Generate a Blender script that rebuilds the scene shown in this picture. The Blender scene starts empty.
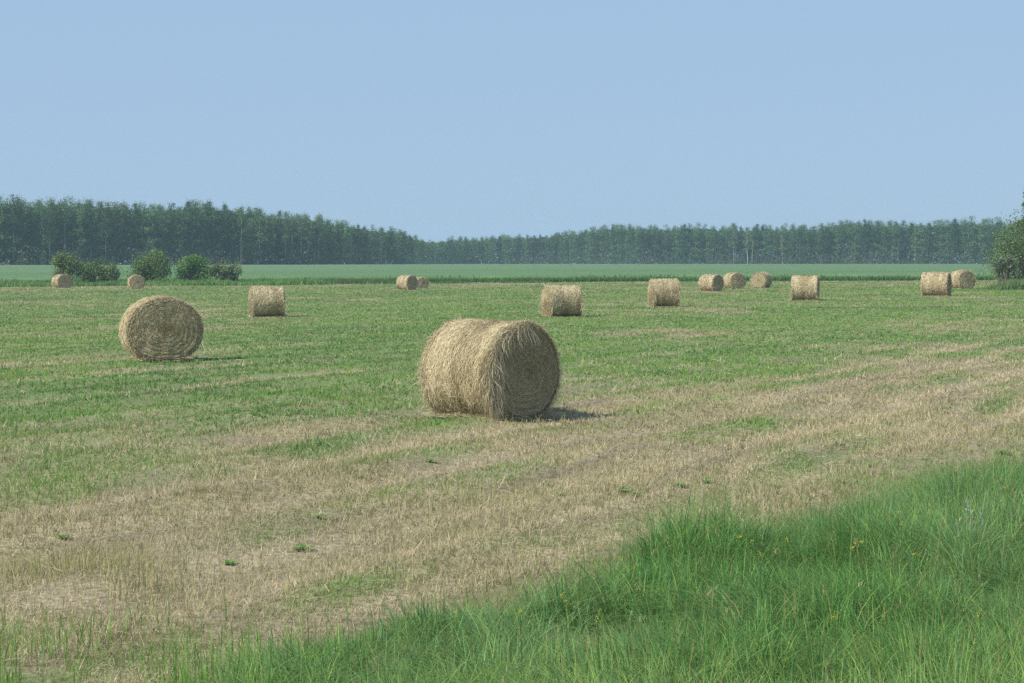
import bpy, math, random
import numpy as np

rng = np.random.default_rng(7)
random.seed(7)
COL = bpy.context.scene.collection
CAM_H = 2.35
F = 2000.0
HZ = 263.0
PI = math.pi

# ------------------------------------------------------------------ helpers
def sstep(a, b, x):
    t = np.clip((np.asarray(x, float) - a) / (b - a), 0, 1)
    return t * t * (3 - 2 * t)

def _hash(ix, iy, seed):
    h = (ix.astype(np.int64) * 374761393 + iy.astype(np.int64) * 668265263 + seed * 974711) & 0xffffffff
    h = ((h ^ (h >> 13)) * 1274126177) & 0xffffffff
    h = h ^ (h >> 16)
    return (h & 0xffffff) / float(0xffffff)

def vnoise(x, y, seed=0):
    x = np.asarray(x, float); y = np.asarray(y, float)
    ix = np.floor(x); iy = np.floor(y)
    fx = x - ix; fy = y - iy
    fx = fx * fx * (3 - 2 * fx); fy = fy * fy * (3 - 2 * fy)
    a = _hash(ix, iy, seed); b = _hash(ix + 1, iy, seed)
    c = _hash(ix, iy + 1, seed); d = _hash(ix + 1, iy + 1, seed)
    return (a * (1 - fx) + b * fx) * (1 - fy) + (c * (1 - fx) + d * fx) * fy

def fbm(x, y, seed=0, octv=4, gain=.5):
    s = 0; a = 1; tot = 0
    x = np.asarray(x, float); y = np.asarray(y, float)
    for i in range(octv):
        s = s + a * vnoise(x * 2 ** i + 17.3 * i, y * 2 ** i - 9.1 * i, seed + i * 31); tot += a; a *= gain
    return s / tot

def mesh_from(name, V, faces, col=None, smooth=False, mat_idx=None):
    """V (N,3); faces: list of (M,k) int arrays; col (N,3) linear colour per vertex."""
    me = bpy.data.meshes.new(name)
    V = np.ascontiguousarray(V, dtype=np.float32)
    faces = [np.asarray(f, dtype=np.int32) for f in faces if len(f)]
    me.vertices.add(len(V)); me.vertices.foreach_set('co', V.ravel())
    idx = np.concatenate([f.ravel() for f in faces])
    tot = np.concatenate([np.full(len(f), f.shape[1], np.int32) for f in faces])
    st = np.concatenate([[0], np.cumsum(tot)[:-1]]).astype(np.int32)
    me.loops.add(len(idx)); me.loops.foreach_set('vertex_index', idx)
    me.polygons.add(len(tot)); me.polygons.foreach_set('loop_start', st)
    if smooth:
        me.polygons.foreach_set('use_smooth', np.ones(len(tot), bool))
    if mat_idx is not None:
        me.polygons.foreach_set('material_index', np.asarray(mat_idx, np.int32))
    me.update(calc_edges=True)
    if col is not None:
        at = me.color_attributes.new('tint', 'FLOAT_COLOR', 'POINT')
        c4 = np.ones((len(V), 4), np.float32); c4[:, :3] = col
        at.data.foreach_set('color', c4.ravel())
    return me

def link(name, me, mats, parent=None, loc=None):
    o = bpy.data.objects.new(name, me)
    for m in (mats if isinstance(mats, (list, tuple)) else [mats]):
        if m.name not in [s.name for s in me.materials if s]:
            me.materials.append(m)
    COL.objects.link(o)
    if parent: o.parent = parent
    if loc is not None: o.location = loc
    return o

def tag(o, label=None, cat=None, group=None, kind=None):
    if label: o['label'] = label
    if cat: o['category'] = cat
    if group: o['group'] = group
    if kind: o['kind'] = kind
    return o

def empty(name, loc, rz=0):
    o = bpy.data.objects.new(name, None); COL.objects.link(o)
    o.empty_display_size = .2
    o.location = loc; o.rotation_euler = (0, 0, rz)
    return o

def lin(r, g, b):
    f = lambda c: ((c / 255 + .055) / 1.055) ** 2.4 if c > 10 else c / 255 / 12.92
    return np.array([f(r), f(g), f(b)])

def polyline_ribbons(P, W, side):
    """P (N,S,3) centre lines, W (N,S) half widths, side (N,3) or (N,S,3). last point is a tip."""
    N, S, _ = P.shape
    if side.ndim == 2: side = side[:, None, :]
    L = P - side * W[..., None]; R = P + side * W[..., None]
    V = np.empty((N, 2 * S - 1, 3))
    V[:, 0:2 * (S - 1):2] = L[:, :-1]; V[:, 1:2 * (S - 1):2] = R[:, :-1]; V[:, -1] = P[:, -1]
    base = (np.arange(N) * (2 * S - 1))[:, None]
    quads = []
    for s in range(S - 2):
        quads.append(np.concatenate([base + 2 * s, base + 2 * s + 1, base + 2 * s + 3, base + 2 * s + 2], 1))
    tri = np.concatenate([base + 2 * (S - 2), base + 2 * (S - 2) + 1, base + 2 * S - 2], 1)
    return V.reshape(-1, 3), (np.concatenate(quads) if quads else np.zeros((0, 4), int)), tri, 2 * S - 1

def unit(v): return v / (np.linalg.norm(v, axis=-1, keepdims=True) + 1e-9)

def blades(x, y, z, h, w, lean, S=3, az=None):
    """upright bending blades -> (V, quads, tris, verts per blade)"""
    n = len(x)
    a = rng.uniform(0, 2 * PI, n) if az is None else az
    t = np.linspace(0, 1, S)[None, :]
    out = lean[:, None] * h[:, None] * t ** 1.8
    up = h[:, None] * t * (1 - .38 * np.clip(lean, 0, 1.9)[:, None] * t ** 1.6)
    P = np.stack([x[:, None] + np.cos(a)[:, None] * out, y[:, None] + np.sin(a)[:, None] * out, z[:, None] + up], 2)
    b = a + rng.uniform(-1.2, 1.2, n) + PI / 2
    side = np.stack([np.cos(b), np.sin(b), np.zeros(n)], 1)
    W = w[:, None] * (1 - t ** 1.6) * .5
    return polyline_ribbons(P, W, side)

# ------------------------------------------------------------------ materials
def nodemat(name):
    m = bpy.data.materials.new(name); m.use_nodes = True
    nt = m.node_tree
    for n in list(nt.nodes): nt.nodes.remove(n)
    out = nt.nodes.new('ShaderNodeOutputMaterial')
    return m, nt, out

def leaf_mat(name, trans=.35, rough=.55, spec=.25, noise_scale=None):
    m, nt, out = nodemat(name)
    at = nt.nodes.new('ShaderNodeVertexColor'); at.layer_name = 'tint'
    p = nt.nodes.new('ShaderNodeBsdfPrincipled')
    p.inputs['Roughness'].default_value = rough
    p.inputs['Specular IOR Level'].default_value = spec
    tr = nt.nodes.new('ShaderNodeBsdfTranslucent')
    mx = nt.nodes.new('ShaderNodeMixShader'); mx.inputs[0].default_value = trans
    src = at.outputs['Color']
    if noise_scale:
        no = nt.nodes.new('ShaderNodeTexNoise'); no.inputs['Scale'].default_value = noise_scale
        no.inputs['Detail'].default_value = 3
        mr = nt.nodes.new('ShaderNodeMapRange'); mr.inputs['To Min'].default_value = .7; mr.inputs['To Max'].default_value = 1.3
        geo = nt.nodes.new('ShaderNodeNewGeometry')
        nt.links.new(geo.outputs['Position'], no.inputs['Vector'])
        nt.links.new(no.outputs['Fac'], mr.inputs['Value'])
        vm = nt.nodes.new('ShaderNodeVectorMath'); vm.operation = 'SCALE'
        nt.links.new(src, vm.inputs[0]); nt.links.new(mr.outputs[0], vm.inputs['Scale'])
        src = vm.outputs[0]
    nt.links.new(src, p.inputs['Base Color']); nt.links.new(src, tr.inputs['Color'])
    nt.links.new(p.outputs[0], mx.inputs[1]); nt.links.new(tr.outputs[0], mx.inputs[2])
    nt.links.new(mx.outputs[0], out.inputs['Surface'])
    return m

def solid_mat(name, rough=.9, scale=30, amp=.35, bump=.0, bump_scale=40, spec=.15, scale_vec=None):
    """vertex colour 'tint' modulated by procedural noise, optional bump"""
    m, nt, out = nodemat(name)
    at = nt.nodes.new('ShaderNodeVertexColor'); at.layer_name = 'tint'
    p = nt.nodes.new('ShaderNodeBsdfPrincipled')
    p.inputs['Roughness'].default_value = rough; p.inputs['Specular IOR Level'].default_value = spec
    geo = nt.nodes.new('ShaderNodeTexCoord')
    mp = nt.nodes.new('ShaderNodeMapping')
    if scale_vec: mp.inputs['Scale'].default_value = scale_vec
    nt.links.new(geo.outputs['Object'], mp.inputs['Vector'])
    no = nt.nodes.new('ShaderNodeTexNoise'); no.inputs['Scale'].default_value = scale; no.inputs['Detail'].default_value = 5
    nt.links.new(mp.outputs[0], no.inputs['Vector'])
    mr = nt.nodes.new('ShaderNodeMapRange'); mr.inputs['From Min'].default_value = .3; mr.inputs['From Max'].default_value = .7
    mr.inputs['To Min'].default_value = 1 - amp; mr.inputs['To Max'].default_value = 1 + amp
    nt.links.new(no.outputs['Fac'], mr.inputs['Value'])
    vm = nt.nodes.new('ShaderNodeVectorMath'); vm.operation = 'SCALE'
    nt.links.new(at.outputs['Color'], vm.inputs[0]); nt.links.new(mr.outputs[0], vm.inputs['Scale'])
    nt.links.new(vm.outputs[0], p.inputs['Base Color'])
    if bump:
        nb = nt.nodes.new('ShaderNodeTexNoise'); nb.inputs['Scale'].default_value = bump_scale; nb.inputs['Detail'].default_value = 4
        nt.links.new(mp.outputs[0], nb.inputs['Vector'])
        bp = nt.nodes.new('ShaderNodeBump'); bp.inputs['Strength'].default_value = .8; bp.inputs['Distance'].default_value = bump
        nt.links.new(nb.outputs['Fac'], bp.inputs['Height']); nt.links.new(bp.outputs[0], p.inputs['Normal'])
    nt.links.new(p.outputs[0], out.inputs['Surface'])
    return m

M_ground = solid_mat('stubble soil', scale=14, amp=.35, bump=.03, bump_scale=18)
M_blade = leaf_mat('grass blade', trans=.45, rough=.55, spec=.12)
M_stub = leaf_mat('stubble blade', trans=.25, rough=.7, spec=.15)
M_crop = solid_mat('crop canopy', scale=1.6, amp=.12, bump=.15, bump_scale=3, rough=.8)
M_leaf = leaf_mat('tree leaf', trans=.30, rough=.6, spec=.2)
M_bark = solid_mat('aspen bark', scale=3, amp=.35, rough=.9)
M_hay = solid_mat('packed hay', scale=26, amp=.3, bump=.02, bump_scale=34)
M_strand = leaf_mat('hay strand', trans=.15, rough=.65, spec=.2)
M_stone = solid_mat('field stone', scale=20, amp=.3, bump=.01)

# ------------------------------------------------------------------ terrain
TREE_D = 520
def terrain(x, y):
    x = np.asarray(x, float); y = np.asarray(y, float)
    d = np.hypot(x, y) + 1e-6
    t = np.where(y > 1, x / np.maximum(d, 1), 0)
    z = 1.2 * np.clip(t, -.3, .3) * sstep(45, 115, d) * (1 - .6 * sstep(300, 500, d))
    z = z + 1.12 * sstep(245, 470, d) * sstep(-50, 50, y)
    z = z + .05 * (fbm(x / 5, y / 5, 3, 2) - .5) * sstep(400, 60, d)
    u = x * math.cos(.436) - y * math.sin(.436)
    near = sstep(80, 30, d)
    z = z - near * .03 * rows(x, y)[1]
    z = z + near * .035 * np.sin(u * 2 * PI / 1.9 + 1.5 * vnoise(x / 4, y / 4, 5))
    z = z + near * .03 * (fbm(x * 1.3, y * 1.3, 9, 3) - .5)
    return z

def ucoord(x, y): return x * math.cos(.436) - y * math.sin(.436)

ROWS = [(-3.4, .2, .5), (-5.0, .26, .8), (-6.3, .2, .7), (-7.2, .16, .7), (-8.25, .32, 1.0), (-9.4, .18, .9), (-10.5, .22, .75), (-12.0, .3, .85), (-13.7, .22, .6),
        (-15.8, .3, .55), (-18.2, .3, .5), (-21.5, .4, .6), (-25.5, .4, .5), (-30, .5, .5), (-36, .6, .4)]
def rows(x, y):
    x = np.asarray(x, float); y = np.asarray(y, float)
    P = np.zeros(x.shape); Q = np.zeros(x.shape); d = np.hypot(x, y)
    m = (d < 85) & (y > 0)
    if m.any():
        p, q = rows_near(x[m], y[m]); f = sstep(85, 42, d[m]); P[m] = p * f; Q[m] = q * f
    return P, Q

def rows_near(x, y):
    """(pale cut rows, bare ruts) 0..1 along the mowing direction"""
    u = x * math.cos(.436) - y * math.sin(.436); v = x * math.sin(.436) + y * math.cos(.436)
    u = u + .6 * (fbm(v / 6, u * .1, 501, 2) - .5) * 2
    P = 0 * u; Q = 0 * u
    for i, (u0, w, a) in enumerate(ROWS):
        m = sstep(.25, .6, fbm(v / 4.5 + i * 7, u / 3, 511 + i, 2))
        P = P + a * m * np.exp(-((u - u0) / w) ** 2)
        m2 = sstep(.42, .66, fbm(v / 3.0 + i * 5, u / 2, 541 + i, 2))
        Q = Q + a * m2 * np.exp(-((u - u0 - w * 1.7) / (w * .7)) ** 2)
    return np.clip(P, 0, 1), np.clip(Q, 0, 1)

def greenness(x, y):
    """0 dry straw .. 1 fresh green; rows run from the lower left towards the far right"""
    u = ucoord(x, y); v = x * math.sin(.436) + y * math.cos(.436)
    d = np.hypot(x, y)
    g = sstep(-6.5, -22, u) * .33 + .39
    g = g + .20 * (1 - sstep(-8, -5.5, u)) * 0
    g = g + .8 * (fbm(u / 1.6, v / 9, 21, 3) - .5) * sstep(200, 30, d)
    g = g + 1.0 * (fbm(x / 1.1, y / 2.2, 23, 4) - .5)
    g = g + 1.25 * (fbm(x / 5, y / 11, 27, 3) - .5)
    # long straw streaks farther out
    g = g + .22 * sstep(44, 70, d) - .25 * sstep(95, 130, d) * vnoise(x / 22, y / 9, 41) - .3 * sstep(150, 235, d)
    # a vivid band in front of the left bale
    g = g + .30 * np.exp(-((d - 34) / 6.0) ** 2) * sstep(1, -3, x)
    g = g + .25 * np.exp(-((d - 52) / 8.0) ** 2)
    st = np.exp(-((np.abs(vnoise(x / 30 + 3, y / 13, 44) - .5)) / .035) ** 2) * sstep(50, 75, d)
    g = g - .55 * st
    # straw windrow lines
    g = g + .16 * np.sin(u * 2 * PI / 2.3 + 2.5 * vnoise(v / 6, u / 3, 46)) * sstep(90, 40, d)
    pr, rr = rows(x, y)
    g = g - .40 * pr - .3 * rr
    return np.clip(g, 0, 1)

C_straw = np.array([.35, .305, .18]); C_pale = np.array([.49, .42, .28]); C_olive = np.array([.27, .29, .12])
C_green = np.array([.175, .285, .075]); C_deep = np.array([.115, .22, .065])

def mown_colour(x, y, g, jit=1.0):
    n = len(x)
    r = rng.random(n)
    isg = r < sstep(.05, .80, g) * .95
    mid = (~isg) & (rng.random(n) < .30 + .35 * g)
    k = fbm(x / 3.5, y / 6, 61, 3)[:, None]
    gr = C_green * (1 - sstep(.4, .75, k)) + C_deep * sstep(.4, .75, k)
    st = C_straw * .75 + (C_pale - C_straw * .75) * sstep(.3, .7, fbm(x / 2, y / 2, 66, 3)[:, None] * .6 + .4 * rng.random((n, 1)))
    c = np.where(isg[:, None], gr, st)
    c = np.where(mid[:, None], C_olive, c)
    pr, rr = rows(x, y)
    c = np.where((rng.random(n) < pr * .55)[:, None], C_pale * 1.12, c) * (1 - .3 * rr)[:, None]
    c = c * (1 + jit * rng.uniform(-.2, .2, (n, 1)))
    return c

def edge_y(x):
    """far edge of the tall roadside grass"""
    xs = [-30, -6, -2.6, -1.75, -1.37, -.68, .05, .88, 1.22, 1.95, 3.2, 4.7, 8, 20]
    ys = [6.5, 8, 8.9, 9.9, 11.6, 12.7, 13.3, 14.9, 16.2, 16.9, 17.8, 20.0, 24, 36]
    return np.interp(x, xs, ys)

FIELD_FAR = 240
def build_ground():
    rad = np.concatenate([[.5, 1.5, 3], np.geomspace(5, 260, 330), np.geomspace(266, 1150, 60)])
    front = np.linspace(-.42, .42, 560)
    rest = np.linspace(.42, 2 * PI - .42, 60)[1:-1]
    ang = np.concatenate([front, rest])            # measured clockwise from +Y
    R, A = np.meshgrid(rad, ang, indexing='ij')
    X = (R * np.sin(A)).ravel(); Y = (R * np.cos(A)).ravel()
    Z = terrain(X, Y)
    na = len(ang); nr = len(rad)
    i = np.arange(nr - 1)[:, None]; j = np.arange(na)[None, :]
    q = np.stack([i * na + j, (i + 1) * na + j, (i + 1) * na + (j + 1) % na, i * na + (j + 1) % na], -1).reshape(-1, 4)
    V = np.stack([X, Y, Z], 1)
    V = np.vstack([V, [[0, 0, 0]]])
    fan = np.stack([np.full(na, len(V) - 1), np.arange(na), (np.arange(na) + 1) % na], 1)
    g = greenness(V[:, 0], V[:, 1])[:, None]
    soil = np.array([.20, .165, .11]); thatch = np.array([.29, .25, .15]); gg = np.array([.12, .18, .06])
    u = ucoord(V[:, 0], V[:, 1])
    bare = (fbm(V[:, 0] / 1.0, V[:, 1] / 1.4, 71, 4) > .56)[:, None] * 1.0
    c = thatch * (1 - bare * .7) + soil * bare * .7
    c = c * (1 - g * .8) + gg * g * .8
    pr, rr = rows(V[:, 0], V[:, 1]); pr = pr[:, None]; rr = rr[:, None]
    c = c * (1 - pr * .7) + C_pale * .7 * pr * .7
    c = c * (1 - rr * .85) + soil * .85 * rr * .85
    # bare soil by the roadside edge
    s = np.exp(-((V[:, 1] - edge_y(V[:, 0]) - .5) / .9) ** 2) * sstep(4, -1, V[:, 0]) * sstep(.35, .6, fbm(V[:, 0] * 1.5, V[:, 1], 77, 3))
    c = c * (1 - s[:, None]) + np.array([.22, .17, .12]) * s[:, None]
    far = sstep(FIELD_FAR, FIELD_FAR + 6, np.hypot(V[:, 0], V[:, 1]))[:, None]
    c = c * (1 - far) + np.array([.08, .14, .06]) * far
    me = mesh_from('ground', V, [q, fan], c, smooth=True)
    tag(link('ground', me, M_ground), kind='structure')

def build_mown():
    NC = 300000; K = 4
    d = np.exp(rng.uniform(math.log(8), math.log(FIELD_FAR + 4), NC))
    a = rng.uniform(-.34, .34, NC)
    x = d * np.sin(a); y = d * np.cos(a)
    keep = (y > edge_y(x) - .6) & (rng.random(NC) > .55 * sstep(.54, .62, fbm(x / 1.0, y / 1.4, 71, 4)) * (d < 60)) & (rng.random(NC) > .8 * rows(x, y)[1])
    x = x[keep]; y = y[keep]; d = d[keep]; n = len(x)
    ww = np.clip(d / 2000 * .85, .0045, .09)
    sp = ww * 2.4
    x = np.repeat(x, K) + rng.normal(0, 1, n * K) * np.repeat(sp, K)
    y = np.repeat(y, K) + rng.normal(0, 1, n * K) * np.repeat(sp, K) * 1.5
    d = np.hypot(x, y)
    w = np.clip(d / 2000 * .85, .0045, .09) * rng.uniform(.7, 1.3, n * K)
    g = greenness(x, y)
    hmod = .55 + .9 * fbm(x / .8, y / .8, 81, 3)
    h = (.055 + .05 * rng.random(n * K)) * hmod * (1 - .15 * sstep(30, 80, d) + .3 * sstep(100, 200, d))
    tall = rng.random(n * K) < .02 + .05 * sstep(.5, .7, fbm(x / 1.2, y / 1.2, 85, 3))
    h = np.where(tall, h * 2.2, h)
    col = mown_colour(x, y, g)
    lean = rng.uniform(.1, 1.1, n * K)
    V, q, t, nv = blades(x, y, terrain(x, y) - .01, h, w, lean, S=2)
    me = mesh_from('mown_grass', V, [q, t], np.repeat(col, nv, 0))
    tag(link('mown_grass', me, M_stub), 'mown straw and green grass stubble covering the hayfield', 'grass', kind='stuff')
    # loose straw lying flat
    n = 42000
    d = np.exp(rng.uniform(math.log(11), math.log(120), n)); a = rng.uniform(-.33, .33, n)
    x = d * np.sin(a); y = d * np.cos(a)
    u = ucoord(x, y)
    k = (y > edge_y(x) + .1) & (rng.random(n) < .25 + .75 * np.exp(-((u + 8.5) / 2.5) ** 2))
    x = x[k]; y = y[k]; d = d[k]; n = len(x)
    L = rng.uniform(.05, .17, n) * (1 + d / 60); az = rng.normal(PI / 2 - .436, .9, n)
    tt = np.array([0, .5, 1.])[None, :]
    z0 = terrain(x, y) + rng.uniform(.02, .07, n)
    P = np.stack([x[:, None] + np.cos(az)[:, None] * L[:, None] * tt, y[:, None] + np.sin(az)[:, None] * L[:, None] * tt,
                  z0[:, None] + .015 * np.sin(tt * PI) + rng.normal(0, .01, (n, 3))], 2)
    side = np.stack([-np.sin(az), np.cos(az), rng.uniform(-.5, .5, n)], 1)
    W = np.clip(d / 2000 * .3, .0018, .03)[:, None] * np.array([1, 1, .2])[None, :]
    V, q, t, nv = polyline_ribbons(P, W, side)
    col = C_pale * rng.uniform(.5, 1.0, (n, 1))
    me = mesh_from('loose_straw', V, [q, t], np.repeat(col, nv, 0))
    tag(link('loose_straw', me, M_stub), 'dry cut straw lying scattered on the stubble rows', 'straw', kind='stuff')
    # low green leafy patches in the sward
    n = 90000
    d = np.exp(rng.uniform(math.log(12), math.log(110), n)); a = rng.uniform(-.33, .33, n)
    x = d * np.sin(a); y = d * np.cos(a)
    g = greenness(x, y)
    pt = fbm(x / .9, y / 1.3, 91, 3)
    k = (y > edge_y(x)) & (rng.random(n) < sstep(.45, .8, g) * sstep(.5, .62, pt))
    x = x[k]; y = y[k]; d = d[k]; n = len(x)
    w = np.clip(d / 2000 * 1.4, .009, .1) * rng.uniform(.7, 1.4, n)
    h = rng.uniform(.06, .13, n)
    V, q, t, nv = blades(x, y, terrain(x, y), h, w, rng.uniform(.6, 1.6, n), S=3)
    col = np.array([.145, .32, .07]) * rng.uniform(.7, 1.3, (n, 1))
    me = mesh_from('clover_patches', V, [q, t], np.repeat(col, nv, 0))
    tag(link('clover_patches', me, M_blade), 'vivid green leafy regrowth in patches over the hayfield', 'clover', kind='stuff')

def build_tall_grass():
    NT = 12000
    # tufts with density kept to the strip between the road and the mown field
    x = rng.uniform(-7.5, 12, NT * 3); y = rng.uniform(6.5, 30, NT * 3)
    wob = 1.5 * (fbm(x * 1.1, y * .4, 101, 3) - .5)
    e = edge_y(x) + wob
    inside = e - y
    keep = (inside > 0) & (np.abs(x) < .34 * y + 1.5)
    x = x[keep]; y = y[keep]; inside = inside[keep]
    if len(x) > NT: x = x[:NT]; y = y[:NT]; inside = inside[:NT]
    print('tufts', len(x))
    n = len(x)
    hN = fbm(x / .7, y / .9, 103, 3)
    hgt = (.10 + .68 * hN) * sstep(-.1, .55, inside) * (.75 + .25 * sstep(0, 3, x)) + .06
    hgt = hgt * (.72 + .28 * sstep(-1.8, .8, x)) * (1 + .35 * np.exp(-((x - 1.7) / .5) ** 2 - ((inside - .5) / .8) ** 2))
    K = 24
    tx = np.repeat(x, K); ty = np.repeat(y, K)
    r = np.abs(rng.normal(0, .07, n * K)); th = rng.uniform(0, 2 * PI, n * K)
    bx = tx + r * np.cos(th); by = ty + r * np.sin(th)
    az = th + rng.normal(0, .7, n * K)
    wind = vnoise(tx / .5, ty / .5, 111) * 2 * PI
    az = np.where(rng.random(n * K) < .45, wind, az)
    h = np.repeat(hgt, K) * rng.uniform(.55, 1.2, n * K)
    lean = np.minimum(rng.gamma(2.0, .52, n * K), 2.6)
    w = rng.uniform(.0038, .0095, n * K)
    V, q, t, nv = blades(bx, by, terrain(bx, by) - .02, h, w, lean, S=5, az=az)
    m = fbm(tx / 1.2, ty / 1.6, 121, 3)
    A = np.array([.11, .265, .072]); B = np.array([.26, .38, .10]); Cc = np.array([.19, .345, .135])
    k = sstep(.35, .65, m + rng.normal(0, .07, len(m)))[:, None]
    c = A * (1 - k) + Cc * k
    yel = (rng.random(len(m)) < .24 + .3 * sstep(11.6, 9.5, ty))[:, None]
    c = np.where(yel, B, c)
    c = np.where((rng.random(len(m)) < .045)[:, None], np.array([.32, .26, .12]), c)
    c = c * rng.uniform(.55, 1.45, (len(m), 1))
    c = np.repeat(c, nv, 0)
    me = mesh_from('tall_grass', V, [q, t], c)
    tag(link('tall_grass', me, M_blade), 'long uncut bright green grass along the near roadside edge', 'grass', kind='stuff')
    # sparse fresh sprouts along its border and in the lower left corner
    n = 26000
    x = rng.uniform(-6, 9, n); y = rng.uniform(9, 23, n)
    dd = y - edge_y(x)
    p = np.exp(-(np.clip(dd, 0, 9) / 1.1) ** 1.3) * sstep(.36, .58, fbm(x * 1.4, y * .9, 131, 3)) * 1.0
    p = np.where(dd < -.2, 0, p)
    k = rng.random(n) < p * (.35 + .65 * sstep(-1.9, -1.0, x))
    x = x[k]; y = y[k]; n = len(x)
    V, q, t, nv = blades(x, y, terrain(x, y) - .01, rng.uniform(.10, .28, n), rng.uniform(.004, .009, n), rng.gamma(2, .2, n), S=4)
    c = np.array([.15, .30, .06]) * rng.uniform(.7, 1.3, (n, 1))
    me = mesh_from('grass_sprouts', V, [q, t], np.repeat(c, nv, 0))
    tag(link('grass_sprouts', me, M_blade), 'sparse yellow green grass shoots between the long grass and bare stubble', 'grass', kind='stuff')
    n = 1500
    cxs = np.array([[-3.2, 15.0, 1.0, .45], [-2.6, 14.3, .45, .35], [-5.0, 16.6, .7, .4], [-.4, 19.5, .6, .4]])
    ci = rng.choice(4, n, p=[.55, .2, .15, .1]); x = cxs[ci, 0] + rng.normal(0, 1, n) * cxs[ci, 2] * .55; y = cxs[ci, 1] + rng.normal(0, 1, n) * cxs[ci, 3] * .6
    V, q, t, nv = blades(x, y, terrain(x, y) - .01, rng.uniform(.1, .26, n), rng.uniform(.003, .007, n), rng.gamma(2, .15, n), S=3)
    c = np.where((rng.random(n) < .5)[:, None], np.array([.30, .32, .12]), np.array([.38, .33, .18])) * rng.uniform(.7, 1.2, (n, 1))
    me = mesh_from('dry_tussocks', V, [q, t], np.repeat(c, nv, 0))
    tag(link('dry_tussocks', me, M_stub), 'taller olive grass tussocks left standing in the pale stubble', 'grass', kind='stuff')
    n = 9000
    x = rng.uniform(-4.5, -.8, n); y = rng.uniform(9.6, 13.2, n)
    k = rng.random(n) < sstep(.40, .60, fbm(x * 2.2, y * 1.5, 135, 3)) * 1.0 * sstep(13.4, 11.0, y + .8 * fbm(x * 2, y, 137, 2)) + .02
    x = x[k]; y = y[k]; n = len(x)
    V, q, t, nv = blades(x, y, terrain(x, y) - .01, rng.uniform(.12, .3, n), rng.uniform(.005, .010, n), rng.gamma(2, .13, n), S=4)
    c = np.array([.17, .33, .07]) * rng.uniform(.7, 1.3, (n, 1))
    me = mesh_from('corner_sprouts', V, [q, t], np.repeat(c, nv, 0))
    tag(link('corner_sprouts', me, M_blade), 'fresh yellow green shoots on bare soil in the near corner', 'grass', kind='stuff')
    # seed heads on stalks
    n = 130
    x = rng.uniform(-1, 7, n * 6); y = rng.uniform(8, 24, n * 6)
    k = (y < edge_y(x) - .15) & (fbm(x, y, 141, 2) > .45); x = np.concatenate([x[k][:n], rng.normal(1.75, .28, 70)]); y = np.concatenate([y[k][:n], rng.normal(16.6, .25, 70)]); n = len(x)
    h = rng.uniform(.5, .68, n)
    V, q, t, nv = blades(x, y, terrain(x, y), h, np.full(n, .004), rng.uniform(.05, .3, n), S=4)
    c = np.repeat(np.array([.26, .24, .12]) * rng.uniform(.7, 1.2, (n, 1)), nv, 0)
    hx = np.repeat(V.reshape(n, nv, 3)[:, -1], 9, 0) + rng.normal(0, .012, (n * 9, 3)) - np.array([0, 0, .04]) * rng.random((n * 9, 1))
    V2, q2, t2, nv2 = blades(hx[:, 0], hx[:, 1], hx[:, 2], rng.uniform(.02, .05, len(hx)), np.full(len(hx), .006), rng.uniform(.2, 1, len(hx)), S=3)
    c2 = np.repeat(np.array([.33, .33, .15]) * rng.uniform(.7, 1.2, (len(hx), 1)), nv2, 0)
    me = mesh_from('seed_heads', np.vstack([V, V2]), [np.vstack([q, q2 + len(V)]), np.vstack([t, t2 + len(V)])], np.vstack([c, c2]))
    tag(link('seed_heads', me, M_blade), 'brownish seed heads standing above the long roadside grass', 'grass', kind='stuff')

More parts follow.
